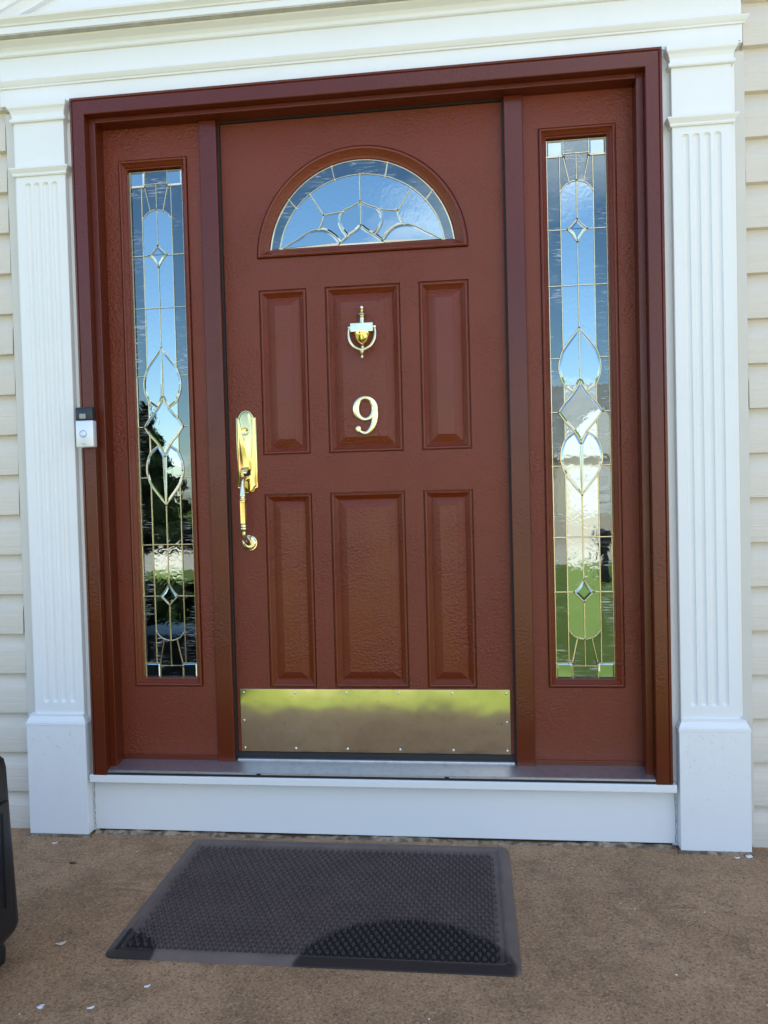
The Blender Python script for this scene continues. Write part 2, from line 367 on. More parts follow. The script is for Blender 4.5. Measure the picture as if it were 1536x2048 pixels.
def board_mesh(x0, x1, name):
    prof = [(-0.029, -0.002), (-0.0500, 0.0), (-0.0506, 0.004), (-0.0475, 0.075), (-0.0450, 0.088), (-0.036, 0.104), (-0.0335, 0.114), (-0.0320, EXPO + 0.004), (-0.029, EXPO + 0.004)]
    n = 24
    L = []
    for i in range(n + 1):
        x = x0 + (x1 - x0) * i / n
        wv = 0.0009 * math.sin(x * 5.1) + 0.0007 * math.sin(x * 11.7 + 1)
        L.append([(x, y, z + (wv if k < 3 else 0)) for k, (y, z) in enumerate(prof)])
    me = bpy.data.meshes.new(name); b = MB().loops(L, True, True, True)
    me.from_pydata(b.v, [], b.f); bm = bmesh.new(); bm.from_mesh(me); bmesh.ops.recalc_face_normals(bm, faces=bm.faces)
    for f in bm.faces: f.smooth = True
    for e in bm.edges:
        if len(e.link_faces) == 2 and e.calc_face_angle(0) > R_(25): e.smooth = False
    bm.to_mesh(me); bm.free(); me.materials.append(M_siding); return me
for me in (board_mesh(-4.2, -1.137, "siding_board"), board_mesh(1.133, 4.2, "siding_board")):
    for k in range(-2, 23):
        z = 0.034 + EXPO * k
        o = bpy.data.objects.new("siding_board", me); col.objects.link(o); o.parent = house; o.location = (random.uniform(-.004, .004), random.uniform(-0.0008, 0.0), z - GZ)
for s in (-1, 1):
    t = MB(); a, b = sorted((s * 1.1045, s * 1.133)); t.rbox(a, b, -0.056, -0.028, GZ + 0.006, 2.10, 0.002)
    t.obj("trim_channel", M_channel, house)

# ------------------------------------------------------------------ white door surround
def pilaster(s, label):
    t = thing("pilaster", label, "pilaster", (s * 1.01, -0.06, GZ), "white fluted pilasters beside the door")
    X = lambda a, b: sorted((s * a, s * b))
    a, b = X(0.8985, 1.1035); MB().rbox(a, b, -0.062, -0.027, GZ + 0.004, 2.118, 0.0015).obj("back_board", M_white, t)
    # shaft face with four round-ended flutes
    x0, x1 = 0.922, 1.0875; cen = [0.9595, 0.989, 1.0185, 1.048]; r = 0.0098; zb, zt = 0.208 + r, 1.864 - r
    xs = {x0, x1, x0 + 0.0015, x1 - 0.0015}
    for c in cen:
        for k in range(11): xs.add(round(c + r * 1.02 * math.cos(math.pi * k / 10), 6))
    zs = {0.1725, 1.884, zb + 0.05, zt - 0.05, 0.6, 1.0, 1.4}
    for k in range(9): zs.add(round(zb - r * 1.02 * math.sin(math.pi / 2 * k / 8), 6)); zs.add(round(zt + r * 1.02 * math.sin(math.pi / 2 * k / 8), 6))
    xs, zs = sorted(xs), sorted(zs); V = []
    for z in zs:
        for x in xs:
            dep = 0.0
            for c in cen:
                dz = max(0, zb - z, z - zt); d = math.hypot(x - c, dz)
                if d < r: dep = max(dep, math.sqrt(r * r - d * d) * 0.72)
            e = 0.0015 if x in (x0, x1) else 0.0
            V.append((s * x, -0.084 + dep + e, z))
    n = len(xs); F = [(i * n + j, i * n + j + 1, (i + 1) * n + j + 1, (i + 1) * n + j) for i in range(len(zs) - 1) for j in range(n - 1)]
    sh = MB().add(V, F)
    sh.add([(s * x0, -0.0825, zs[0]), (s * x0, -0.0615, zs[0]), (s * x0, -0.0615, zs[-1]), (s * x0, -0.0825, zs[-1]), (s * x1, -0.0825, zs[0]), (s * x1, -0.0615, zs[0]), (s * x1, -0.0615, zs[-1]), (s * x1, -0.0825, zs[-1])], [(0, 1, 2, 3), (4, 7, 6, 5), (0, 4, 5, 1), (2, 6, 7, 3)])
    sh.obj("fluted_shaft", M_white, t, smooth=True)
    a, b = X(x0, x1)
    MB().wrap([(0.0, 1.884), (0.005, 1.8845), (0.0070, 1.888), (0.0070, 1.893), (0.009, 1.896), (0.015, 1.905), (0.0155, 1.909), (0.0, 1.910)], a, b, -0.084, -0.061).obj("neck_moulding", M_white, t)
    MB().rbox(a, b, -0.084, -0.061, 1.9095, 2.057, 0.0015).obj("neck_block", M_white, t)
    MB().wrap([(0.0, 2.052), (0.007, 2.0525), (0.009, 2.056), (0.009, 2.062), (0.004, 2.066), (0.004, 2.070), (0.005, 2.078), (0.009, 2.088), (0.0140, 2.095), (0.015, 2.100), (0.015, 2.112), (0.0, 2.113)], a, b, -0.084, -0.061).obj("capital", M_white, t)
    a, b = X(0.9125, 1.1115)
    MB().rbox(a, b, -0.100, -0.027, GZ + 0.007, 0.139, 0.0018).obj("plinth", M_white, t)
    MB().wrap([(0.0015, 0.1390), (0.0015, 0.1465), (-0.0008, 0.1470), (-0.0012, 0.1515), (-0.0070, 0.1630), (-0.0085, 0.1650), (-0.0085, 0.1725), (-0.02, 0.1730)], a, b, -0.100, -0.061).obj("base_moulding", M_white, t)
    # beads of water left on the plinth face
    d = MB(); rnd = random.Random(5 + s)
    for i in range(60):
        x = rnd.uniform(0.918, 1.105); z = 0.135 - abs(rnd.gauss(0, 0.11))
        if z < GZ + 0.02: continue
        rr = rnd.uniform(0.0012, 0.0030)
        d.lathe([(rr, 0), (rr * .85, -rr * .35), (rr * .45, -rr * .6)], (s * x, -0.0998, z), 'y', 8)
    d.obj("water_beads", M_drop, t, True, 'stuff')
    return t
pilaster(-1, "white fluted pilaster left of the door, beside the doorbell")
pilaster(1, "white fluted pilaster right of the door, without a doorbell")

ent = thing("entablature", "white moulded entablature and pediment above the brown door frame", "entablature", (0, -0.06, 2.115))
MB().rbox(-1.140, 1.124, -0.070, -0.027, 2.1165, 2.170, 0.0015).obj("architrave", M_white, ent)
MB().rbox(-0.8985, 0.8985, -0.0695, -0.029, 2.112, 2.1165, 0.0008).obj("architrave_lip", M_white, ent)
MB().wrap([(0.0, 2.168), (0.005, 2.1685), (0.006, 2.173), (0.009, 2.176), (0.014, 2.184), (0.016, 2.188), (0.0, 2.189)], -1.140, 1.124, -0.070, -0.027).obj("architrave_moulding", M_white, ent)
MB().rbox(-1.138, 1.122, -0.069, -0.027, 2.1885, 2.272, 0.0015).obj("frieze", M_white, ent)
MB().wrap([(0.0, 2.2665), (0.006, 2.267), (0.009, 2.270), (0.009, 2.275), (0.006, 2.2765), (0.008, 2.282), (0.015, 2.291), (0.026, 2.2965), (0.032, 2.300), (0.034, 2.304), (0.0, 2.3045)], -1.140, 1.124, -0.070, -0.027).obj("crown_moulding", M_white, ent)
M_soffit = ground_mat("weathered_trim", (0.50, 0.48, 0.43), (0.66, 0.64, 0.58), 22.0, 0.7)
MB().rbox(-1.172, 1.172, -0.1235, -0.027, 2.3045, 2.3085, 0.001).obj("drip_edge", M_soffit, ent)
MB().rbox(-1.174, 1.174, -0.125, -0.027, 2.3085, 2.330, 0.0015).obj("cornice_board", M_white, ent)
MB().wrap([(0.0, 2.3295), (0.004, 2.330), (0.006, 2.334), (0.010, 2.338), (0.017, 2.344), (0.019, 2.350), (0.0, 2.351)], -1.174, 1.174, -0.125, -0.027).obj("cornice_moulding", M_white, ent)
sl_ = math.tan(R_(23)); hw = 1.19; zp = 2.351
tp = MB(); tv = [(-hw, -0.062, zp), (hw, -0.062, zp), (0, -0.062, zp + hw * sl_)]
tp.add(tv + [(x, -0.027, z) for x, _, z in tv], [(0, 1, 2), (5, 4, 3), (0, 3, 4, 1), (1, 4, 5, 2), (2, 5, 3, 0)]); tp.obj("tympanum", M_white, ent)
for s in (-1, 1):
    rk = MB()
    prof = [(-0.02, -0.140), (-0.016, -0.142), (0.004, -0.132), (0.010, -0.126), (0.030, -0.124), (0.034, -0.112), (0.050, -0.100), (0.066, -0.096), (0.068, -0.088), (0.084, -0.078), (0.092, -0.076), (0.094, -0.060), (0.094, -0.030), (-0.02, -0.030)]
    # d = distance below the rake's top line, y = front
    for e in (0, 1):
        L = []
    ends = []
    for x in (s * 1.21, 0.0):
        ends.append([(x, y, zp + 0.082 + (1.21 - abs(x)) * sl_ - d / math.cos(R_(23))) for d, y in prof])
    rk.loops(ends, True, True, True); rk.obj("raking_cornice", M_white, ent)
# hairline cracks in the caulk above each capital
for s in (-1, 1):
    c = MB(); rnd = random.Random(3 + s); P = []
    for i in range(40):
        x = 0.905 + (1.118 - 0.905) * i / 39; P.append((s * x, 2.1185 + 0.004 * math.sin(i * .5 + s) * (1 - i / 60) + rnd.uniform(-.0016, .0016)))
    for (xa, za), (xb, zb_) in zip(P, P[1:]):
        hgt = rnd.uniform(0.0003, 0.0010)
        c.add([(xa, -0.0706, za - hgt), (xb, -0.0706, zb_ - hgt), (xb, -0.0706, zb_ + hgt), (xa, -0.0706, za + hgt)], [(0, 1, 2, 3)])
    c.obj("caulk_crack", M_crack, ent)

# ------------------------------------------------------------------ brown frame: casing, jambs, mullions
fr = thing("door_frame", "red-brown painted wooden frame around the door and both sidelights", "door frame", (0, 0, -0.02))
CO, CI, CT, CTI, CB = 0.8970, 0.8472, 2.1145, 2.0568, -0.0195
cprof = [(0.0, -0.030), (0.0, -0.0965), (0.0016, -0.098), (0.036, -0.0975), (0.0385, -0.0955), (0.0400, -0.0985), (0.0475, -0.094), (0.0500, -0.080), (0.0500, -0.030)]  # inner -> outer
for s in (-1, 1):
    L = []
    bot = [(s * (CI + d), y, CB) for d, y in cprof]
    topm = [(s * (CI + d), y, CTI + d * (CT - CTI) / 0.05) for d, y in cprof]
    MB().loops([bot, topm], True, True, True).obj("casing", M_trimv_shaded, fr)
L = [[(s * (CI + d), y, CTI + d * (CT - CTI) / 0.05) for d, y in cprof] for s in (-1, 1)]
MB().loops(L, True, True, True).obj("casing", M_trimh_shaded, fr)
JX, JT, JB = 0.8262, 2.0422, -0.012
for s in (-1, 1):
    a, b = sorted((s * JX, s * (CI + 0.0005))); MB().rbox(a, b, -0.068, 0.06, JB, 2.0575, 0.002).obj("jamb", M_trimv_shaded, fr)
MB().rbox(-JX, JX, -0.068, 0.06, JT, 2.0572, 0.002).obj("head_jamb", M_trimh_shaded, fr)
for s in (-1, 1):
    a, b = sorted((s * 0.4475, s * 0.5035)); MB().rbox(a, b, -0.030, 0.06, -0.0035, 2.0424, 0.003, 3).obj("mullion", M_trimv_shaded, fr)
    a, b = sorted((s * 0.4425, s * 0.4478)); MB().box(a, b, -0.012, 0.05, 0.004, 2.0422).obj("weatherstrip", M_black, fr)
MB().box(-0.4425, 0.4425, -0.010, 0.05, 2.0385, 2.0424).obj("weatherstrip", M_black, fr)

# ------------------------------------------------------------------ leaded glass
def offset_poly(P, b):
    n = len(P); A = sum(P[i][0] * P[(i + 1) % n][1] - P[(i + 1) % n][0] * P[i][1] for i in range(n))
    if A < 0: P = P[::-1]
    out = []
    for i in range(n):
        p0, p1, p2 = Vector(P[i - 1]), Vector(P[i]), Vector(P[(i + 1) % n])
        d1 = (p1 - p0).normalized(); d2 = (p2 - p1).normalized(); n1 = Vector((-d1.y, d1.x)); n2 = Vector((-d2.y, d2.x))
        m = n1 + n2; k = m.length_squared
        m = n1 if k < 1e-6 else m * min(2.0 / k, 1.8)
        o = m * b
        if b > 0.002:            # never reach across a narrow corner
            dn = o.normalized(); tmin = 1e9
            for k2 in range(n):
                if k2 in (i, (i - 1) % n): continue
                q0, q1 = Vector(P[k2]), Vector(P[(k2 + 1) % n]); e = q1 - q0; den = dn.x * e.y - dn.y * e.x
                if abs(den) < 1e-12: continue
                w_ = q0 - p1; t_ = (w_.x * e.y - w_.y * e.x) / den; u_ = (w_.x * dn.y - w_.y * dn.x) / den
                if t_ > 1e-6 and -1e-6 <= u_ <= 1 + 1e-6: tmin = min(tmin, t_)
            if o.length > 0.40 * tmin: o = dn * 0.40 * tmin
        out.append(p1 + o)
    return P, out
def pane(P, y, m, parent, bevel=0.0, rise=0.0):
    P = [tuple(p) for p in P]; Q = [P[0]]
    for p in P[1:]:
        if math.dist(p, Q[-1]) > 1e-5: Q.append(p)
    if math.dist(Q[0], Q[-1]) < 1e-5: Q.pop()
    P, O0 = offset_poly(Q, 0.0007)
    mb = MB(); k = len(O0)
    ot = [(p[0], y, p[1]) for p in O0]
    if bevel:
        _, O1 = offset_poly(P, bevel); mb.loops([ot, [(p[0], y - rise, p[1]) for p in O1]], True, False, True)
    else:
        mb.add(ot, [tuple(range(k))])
    return mb.obj("pane", m, parent)
def came_lines(lines, y, parent, wd=0.0024, ht=0.0028):
    mb = MB()
    for P in lines:
        P = [Vector((p[0], p[1])) for p in P]; n = len(P); L = []
        for i in range(n):
            d1 = (P[i] - P[max(i - 1, 0)]); d2 = (P[min(i + 1, n - 1)] - P[i])
            d = (d1.normalized() if d1.length > 0 else Vector((0, 0))) + (d2.normalized() if d2.length > 0 else Vector((0, 0))); d.normalize()
            nr = Vector((-d.y, d.x))
            L.append([(P[i].x + nr.x * wd * a, y + 0.0006 - ht * b, P[i].y + nr.y * wd * a) for a, b in ((-1, 0), (-.75, .6), (-.3, 1), (.3, 1), (.75, .6), (1, 0))])
        mb.loops(L, True, True, True)
        for p in (P[0], P[-1]):   # solder joints
            mb.lathe([(wd * 1.5, 0.0004), (wd * 1.35, -ht * .7), (wd * .7, -ht * 1.15)], (p.x, y, p.y), 'y', 8)
    return mb.obj("caming", M_came, parent, smooth=True)
def side_glass(cx, parent, y=0.0125):
    cz = 1.0895; H = 0.8245; W = 0.0885; a = 0.0495
    panes = []; lines = []
    tear_out = [(0, .256), (.022, .229), (.0495, .191), (.0585, .165), (.0635, .140), (.0610, .115), (.0485, .083), (.0195, .061)]
    up_ = spline([(0, .256), (.0235, .2265), (.0495, .191), (.0590, .165), (.0632, .142), (.0600, .112), (.0485, .0835), (.034, .070), (.0195, .061)], 5)
    tear = [tuple(p) for p in up_]
    def star(u):                # concave star edge: from (0,.097) to (.0665,0)
        return tuple(spline([(0, .097), (.0085, .078), (.0195, .061), (.034, .043), (.0485, .027), (.0665, 0)], 5)[u])
    st = [star(i) for i in range(26)]
    arch = [tuple(p) for p in spline([(0, .702), (.0215, .697), (.037, .687), (.0495, .670)], 5)]     # 0..15
    dlow = [tuple(p) for p in spline([(0, .516), (.008, .528), (.018, .543), (.030, .5545)], 4)]
    dup_ = [(0, .585), (.014, .570), (.030, .5545)]
    half = []
    half.append(('B', [(.038, .775), (W, .775), (W, H), (.038, H)], .006))
    half.append(('C', [(a, .5545), (W, .5545), (W, .775), (a, .775)], 0))
    half.append(('C', [(a, .775), (.038, .775)] + arch[5:16], 0))
    half.append(('C', [(.036, .784), (0, .784)] + arch[0:6], 0))
    half.append(('T', [(a, .5545), (.030, .5545), (.014, .570), (0, .585)] + arch, 0))
    half.append(('T', [(a, .385), (a, .5545)] + dlow[::-1] + [(0, .385)], 0))
    half.append(('C', [(a, .385), (W, .385), (W, .5545), (a, .5545)], 0))
    half.append(('T', [(0, .385), (a, .385)] + tear[0:11][::-1], 0))
    half.append(('C', [(W, .165), (W, .385), (a, .385)] + tear[10:16], 0))
    half.append(('B', tear + st[0:10][::-1], .0075))
    half.append(('T', tear[30:] + st[10:21], 0))
    half.append(('C', [(W, 0), (W, .165)] + tear[15:31] + st[20:], 0))
    for sx in (-1, 1):
        for sz in (-1, 1):
            for kind, P, bv in half:
                panes.append((kind, [(cx + sx * p[0], cz + sz * p[1]) for p in P], bv))
    for sz in (-1, 1):
        panes.append(('C', [(cx + x, cz + sz * z) for x, z in ((-.038, .784), (.038, .784), (.038, H), (-.038, H))], 0))
        dm = dup_ + dlow[::-1][1:]
        panes.append(('B', [(cx + x, cz + sz * z) for x, z in dm + [(-x, z) for x, z in dm[::-1][1:-1]]], .008))
    s4 = st + [(x, -z) for x, z in st[::-1][1:]]; s4 = s4 + [(-x, z) for x, z in s4[::-1][1:-1]]
    panes.append(('B', [(cx + x, cz + z) for x, z in s4], .007))
    for kind, P, bv in panes:
        pane(P, y, {'C': M_clear, 'T': M_chipglass, 'B': M_bevel}[kind], parent, bv, 0.0016)
    for sz in (-1, 1):
        Z = lambda L: [(cx + x, cz + sz * z) for x, z in L]
        lines += [Z([(-.038, .784), (.038, .784)]), Z([(0, .784), (0, .585)]), Z([(0, .516), (0, .097)]), Z([(-W, .385), (W, .385)])]
        lines += [Z([(-W, H - .001), (W, H - .001)])]
        for sx in (-1, 1):
            z = lambda L: [(cx + sx * x, cz + sz * q) for x, q in L]
            lines += [z([(.038, .775), (.038, H)]), z([(.038, .775), (W, .775)]), z([(a, .775), (a, .191)]), z([(.038, .775), arch[5]]), z(arch), z([(.030, .5545), (W, .5545)]), z(dup_), z(dlow), z(tear), z([(.0590, .165), (W, .165)]), z([tear[30], st[20]]), z(st)]
    for sx in (-1, 1):
        lines += [[(cx + sx * .0665, cz), (cx + sx * W, cz)], [(cx + sx * (W - .0008), cz - H), (cx + sx * (W - .0008), cz + H)]]
    came_lines(lines, y, parent, 0.0025, 0.0034)

def sidelight(s, label):
    t = thing("sidelight", label, "window", (s * 0.665, 0, 0.0), "leaded glass sidelights of the front door")
    ys = -0.0156; a, b = sorted((s * 0.5030, s * 0.8265)); c, d = sorted((s * 0.5485, s * 0.7785)); z0, z1 = 0.2440, 1.9428
    pb = MB(); zb, zt = 0.020, 2.0424
    xs = [a, c, d, b]; zs = [zb, z0, z1, zt]
    for i in range(3):
        for j in range(3):
            if i == 1 and j == 1: continue
            pb.add([(xs[i], ys, zs[j]), (xs[i + 1], ys, zs[j]), (xs[i + 1], ys, zs[j + 1]), (xs[i], ys, zs[j + 1])], [(0, 1, 2, 3)])
    for (p, q) in (((c, z0), (d, z0)), ((d, z0), (d, z1)), ((d, z1), (c, z1)), ((c, z1), (c, z0))):
        pb.add([(p[0], ys, p[1]), (q[0], ys, q[1]), (q[0], 0.03, q[1]), (p[0], 0.03, p[1])], [(0, 1, 2, 3)])
    pb.obj("panel", M_door, t)
    MB().rbox(a, b, -0.020, 0.03, 0.002, 0.0205, 0.002).obj("bottom_stop", M_trimh_shaded, t)
    prof = [(0.0, -0.0146), (0.0005, -0.0100), (0.0030, -0.0100), (0.0040, -0.0215), (0.0075, -0.0235), (0.0105, -0.0225), (0.0135, -0.0165), (0.0205, -0.0080), (0.0225, -0.0040), (0.0245, -0.0035), (0.0250, 0.012), (0.0250, 0.02)]
    MB().ring(prof, c, d, z0, z1, 0.0, False).obj("glass_moulding", M_stile, t)
    side_glass(s * 0.6655 if s < 0 else 0.6645, t)
    return t
sidelight(-1, "tall leaded glass sidelight left of the door, mirroring dark evergreens")
sidelight(1, "tall leaded glass sidelight right of the door, mirroring a house and lawn")

# ------------------------------------------------------------------ the door
door = thing("front_door", "red-brown six-panel front door with half-round leaded window and brass fittings", "door", (0, 0, 0.0))
DX, DZ0, DZ1 = 0.4440, 0.0288, 2.0386
cols_ = [(-0.3325, -0.1775), (-0.1190, 0.1195), (0.1765, 0.3318)]; rows_ = [(0.2372, 0.8618), (0.9843, 1.5094)]
fcx, fz, fr_ = 0.0, 1.6072, 0.3345
xs = [-DX] + [v for c in cols_ for v in c] + [DX]; zs = [DZ0] + [v for r in rows_ for v in r] + [1.58]
face = MB()
for i in range(len(xs) - 1):
    for j in range(len(zs) - 1):
        if i % 2 == 1 and j % 2 == 1: continue
        face.add([(xs[i], 0, zs[j]), (xs[i + 1], 0, zs[j]), (xs[i + 1], 0, zs[j + 1]), (xs[i], 0, zs[j + 1])], [(0, 1, 2, 3)])
# sheet around the half-round opening
N = 48
arcp = [(fcx + fr_ * math.cos(math.pi * k / N), fz + fr_ * math.sin(math.pi * k / N)) for k in range(N + 1)]
def bnd(p):
    dx, dz = p[0] - fcx, p[1] - fz; k = min(DX / abs(dx) if abs(dx) > 1e-6 else 1e9, (DZ1 - fz) / dz if dz > 1e-6 else 1e9); return (fcx + dx * k, fz + dz * k)
ext = [bnd(p) for p in arcp]
for k in range(N):
    a, b, c, d = arcp[k], arcp[k + 1], ext[k + 1], ext[k]
    q = [(a[0], 0, a[1]), (b[0], 0, b[1]), (c[0], 0, c[1])]
    for cx_ in (DX, -DX):
        if min(c[0], d[0]) - 1e-6 <= cx_ <= max(c[0], d[0]) + 1e-6 and abs(abs(c[0]) - abs(d[0])) > 1e-6 and abs(c[1] - d[1]) > 1e-6: q.append((cx_, 0, DZ1))
    q.append((d[0], 0, d[1])); face.add(q, [tuple(range(len(q)))])
face.add([(-DX, 0, 1.58), (DX, 0, 1.58), (DX, 0, fz), (fr_, 0, fz), (-fr_, 0, fz), (-DX, 0, fz)], [(0, 1, 2, 3, 4, 5)])
for k in range(N): face.add([(arcp[k][0], 0, arcp[k][1]), (arcp[k + 1][0], 0, arcp[k + 1][1]), (arcp[k + 1][0], .02, arcp[k + 1][1]), (arcp[k][0], .02, arcp[k][1])], [(0, 1, 2, 3)])
face.add([(-fr_, 0, fz), (fr_, 0, fz), (fr_, .02, fz), (-fr_, .02, fz)], [(0, 1, 2, 3)])
face.box(-DX, DX, 0.036, 0.045, DZ0, 1.60)
for x in (-DX, DX): face.add([(x, 0, DZ0), (x, .04, DZ0), (x, .04, DZ1), (x, 0, DZ1)], [(0, 1, 2, 3)])
face.obj("slab", M_door, door)
MB().box(-0.4425, 0.4425, -0.005, 0.04, 0.0075, 0.0285).obj("sweep", M_black, door)
pprof = [(0.0, 0.0), (0.0006, 0.007), (0.0030, 0.007), (0.0044, 0.0012), (0.0070, -0.0008), (0.0105, 0.0), (0.0125, 0.0026), (0.0180, 0.0085), (0.0225, 0.0122), (0.0245, 0.0146), (0.0262, 0.0148), (0.0268, 0.0128), (0.0500, 0.0022), (0.0504, 0.0012)]
for c0, c1 in cols_:
    for q0, q1 in rows_:
        MB().ring(pprof, c0, c1, q0, q1, 0.0).obj("panel", M_stile, door)
# half-round light
fprof = [(0.0, 0.001), (0.0008, 0.006), (0.0030, 0.006), (0.0042, -0.0065), (0.0080, -0.0090), (0.0130, -0.0080), (0.0165, -0.0030), (0.0290, 0.0030), (0.0320, 0.0060), (0.0365, 0.0066), (0.0400, 0.0110), (0.0405, 0.02)]
L = []
for d, y in fprof:
    r = fr_ - d; zl = fz + d * 0.80; a0 = math.asin((zl - fz) / r)
    l = [(fcx + r * math.cos(a0 + (math.pi - 2 * a0) * k / 56), y, fz + r * math.sin(a0 + (math.pi - 2 * a0) * k / 56)) for k in range(57)]
    l += [(l[-1][0] + (l[0][0] - l[-1][0]) * k / 8, y, zl) for k in range(1, 8)]
    L.append(l)
MB().loops(L).obj("fan_frame", M_stile, door, smooth=True)
yf = 0.0105; zb = fz + 0.0315
def ell(rx, rz, a): return (rx * math.cos(a), fz + rz * math.sin(a))
OX, OZ, IX, IZ = 0.2945, 0.2945, 0.2630, 0.2490
def arc(rx, rz, a0, a1, n=12): return [ell(rx, rz, a0 + (a1 - a0) * k / n) for k in range(n + 1)]
ao = math.asin((zb - fz) / OZ); ai = math.asin((zb - fz) / IZ)
A1, A2 = R_(39), R_(72.4)
rings = [((ao, ai), (A1, A1)), ((A1, A1), (A2, A2)), ((A2, A2), (math.pi - A2,) * 2), ((math.pi - A2,) * 2, (math.pi - A1,) * 2), ((math.pi - A1,) * 2, (math.pi - ao, math.pi - ai))]
for (s0, s1), (e0, e1) in rings: pane(arc(OX, OZ, s0, e0, 14) + arc(IX, IZ, e1, s1, 14), yf, M_clear, door)
heart = [tuple(p) for p in spline([(0, 1.772), (.030, 1.757), (.0565, 1.7445), (.0670, 1.715), (.0600, 1.690), (.0425, 1.6665)], 5)]
lobe = [tuple(p) for p in spline([(.067, 1.6465), (.082, 1.668), (.108, 1.687), (.136, 1.6925), (.165, 1.688), (.205, 1.666), (.255, zb)], 5)]
chev = [tuple(p) for p in spline([(0, 1.697), (.020, 1.680), (.0425, 1.6665), (.067, 1.6465)], 4)]
wing = [tuple(p) for p in spline([(.0565, 1.7445), (.085, 1.741), (.118, 1.7365)], 4)]
side = [tuple(p) for p in spline([(.118, 1.7365), (.124, 1.715), (.136, 1.6925)], 4)]
spk = (0.158, 1.8015); asp = math.atan2((spk[1] - fz) / IZ, spk[0] / IX); ip = ell(IX, IZ, asp)
flines = []
for s in (-1, 1):
    S = lambda P: [(s * p[0], p[1]) for p in P]
    pane(S(arc(IX, IZ, math.pi / 2, asp, 10) + wing[::-1] + heart[0:11][::-1]), yf, M_chipglass, door)
    pane(S(arc(IX, IZ, asp, ai, 10) + lobe[15:][::-1] + side[::-1]), yf, M_chipglass, door)
    pane(S(wing + side + lobe[0:16][::-1] + chev[8:][::-1] + heart[10:][::-1]), yf, M_bevel, door, .006, .0014)
    pane(S(heart + chev[0:9][::-1]), yf, M_bevel, door, .006, .0014)
    pane(S(lobe + [(.075, zb)]), yf, M_bevel, door, .008, .0016)
    flines += [S(heart), S(lobe), S(chev), S(wing), S(side), S([ip, (.118, 1.7365)])]
    for A in (A1, A2): flines.append(S([ell(IX, IZ, A), ell(OX - .0015, OZ - .0015, A)]))
cc = chev + [(.074, zb)]; pane([(p[0], p[1]) for p in cc] + [(-p[0], p[1]) for p in cc[::-1][:-1]], yf, M_bevel, door, .007, .0014)
flines += [[(0, fz + IZ), (0, 1.697)], arc(IX, IZ, ai, math.pi - ai, 50), arc(OX - .002, OZ - .002, ao, math.pi - ao, 50)]
came_lines(flines, yf, door, 0.0027, 0.0034)

# kick plate with screws
kp = MB().rbox(-0.4318, 0.4318, -0.0026, -0.0006, 0.0300, 0.2332, 0.0006).obj("kick_plate", M_kick, door)
scr = [(-0.4205 + 0.1682 * i, z) for i in range(6) for z in (0.0420, 0.2215)] + [(-0.4215, 0.131), (0.4205, 0.1315)]
for x, z in scr:
    MB().lathe([(0.0040, 0.0), (0.0036, -0.0014), (0.0020, -0.0024), (0.0006, -0.0026)], (x, -0.0026, z), 'y', 12).obj("screw", M_steel, kp, True)
d = MB(); rnd = random.Random(11)
for i in range(75):
    x = rnd.uniform(-.42, .42); z = 0.04 + 0.17 * rnd.random() ** 1.6; rr = rnd.choice((.0009, .0012, .0022))
    d.lathe([(rr, 0), (rr * .85, -rr * .35), (rr * .4, -rr * .6)], (x, -0.0026, z), 'y', 8)
d.obj("water_beads", M_drop, kp, True, 'stuff')

# lock and handle
hx = -0.3845
def plate_outline(k):
    P = [(.0335 - k, -.111 + k), (.0335 - k, .113 - k * .6)]
    P += [tuple(p) for p in spline([(.0335 - k, .113 - k * .6), (.0265 - k, .1135 - k), (.022 - k * .7, .121 - k), (.013 - k * .4, .132 - k), (0, .1365 - k)], 5)][1:]
    P += [(-x, z) for x, z in P[::-1][1:]]
    low = [(-.0335 + k, -.111 + k), (-.026 + k, -.114 + k), (-.019, -.124 + k), (0, -.130 + k), (.019, -.124 + k), (.026 - k, -.114 + k)]
    return P[:-1] + low
L = [[(hx + x, y, 0.9945 + z) for x, z in plate_outline(k)] for k, y in ((0, 0.0), (0, -.005), (.0010, -.0065), (.0035, -.0068), (.0060, -.0100), (.0072, -.0105))]
hs = MB().loops(L, True, False, True).obj("handle_plate", M_brass, door, smooth=True)
MB().lathe([(.0125, 0), (.0125, -.0018), (.0118, -.0026), (.0112, -.0018), (.0105, -.0016)], (hx - .003, -.0105, 1.0625), 'y', 28).obj("lock_cylinder", M_brass, hs, True)
MB().lathe([(.0046, 0), (.0046, -.0024), (.0040, -.0030)], (hx - .003, -.0115, 1.0598), 'y', 18).obj("key_plug", M_pale, hs, True)
MB().box(hx - .0036, hx - .0024, -.0148, -.0142, 1.0565, 1.0630).obj("keyhole", M_black, hs)
tl = MB()
TP = spline([(0, -.010, .9440), (0, -.022, .9455), (0, -.036, .9395), (0, -.042, .9300)], 5)
L = []
for i, p in enumerate(TP):
    wd = .0105 + .004 * math.sin(math.pi * i / (len(TP) - 1)) - .003 * (i / (len(TP) - 1)); th = .0022
    L.append([(hx - wd, p[1], p[2] - th), (hx + wd, p[1], p[2] - th), (hx + wd, p[1] - .0006, p[2] + th), (hx, p[1] - .001, p[2] + th * 1.6), (hx - wd, p[1] - .0006, p[2] + th)])
tl.loops(L, True, True, True).obj("thumb_latch", M_brass, hs, True)
MB().rbox(hx - .012, hx + .012, -.0125, -.0100, .922, .9395, .0008).obj("latch_slot", M_black, hs)
gx = hx - .0030
P = [(hx, -.009, .9130), (hx, -.024, .9150), (gx, -.040, .9110), (gx, -.051, .9000), (gx, -.054, .8880), (gx, -.0545, .8700), (gx, -.0545, .8560), (gx, -.0545, .8535), (gx, -.0545, .8500), (gx, -.0545, .8470), (gx, -.0545, .8450), (gx, -.0545, .8420)]
rr = [.0100, .0080, .0070, .0065, .0068, .0090, .0108, .0085, .0085, .0112, .0112, .0080]
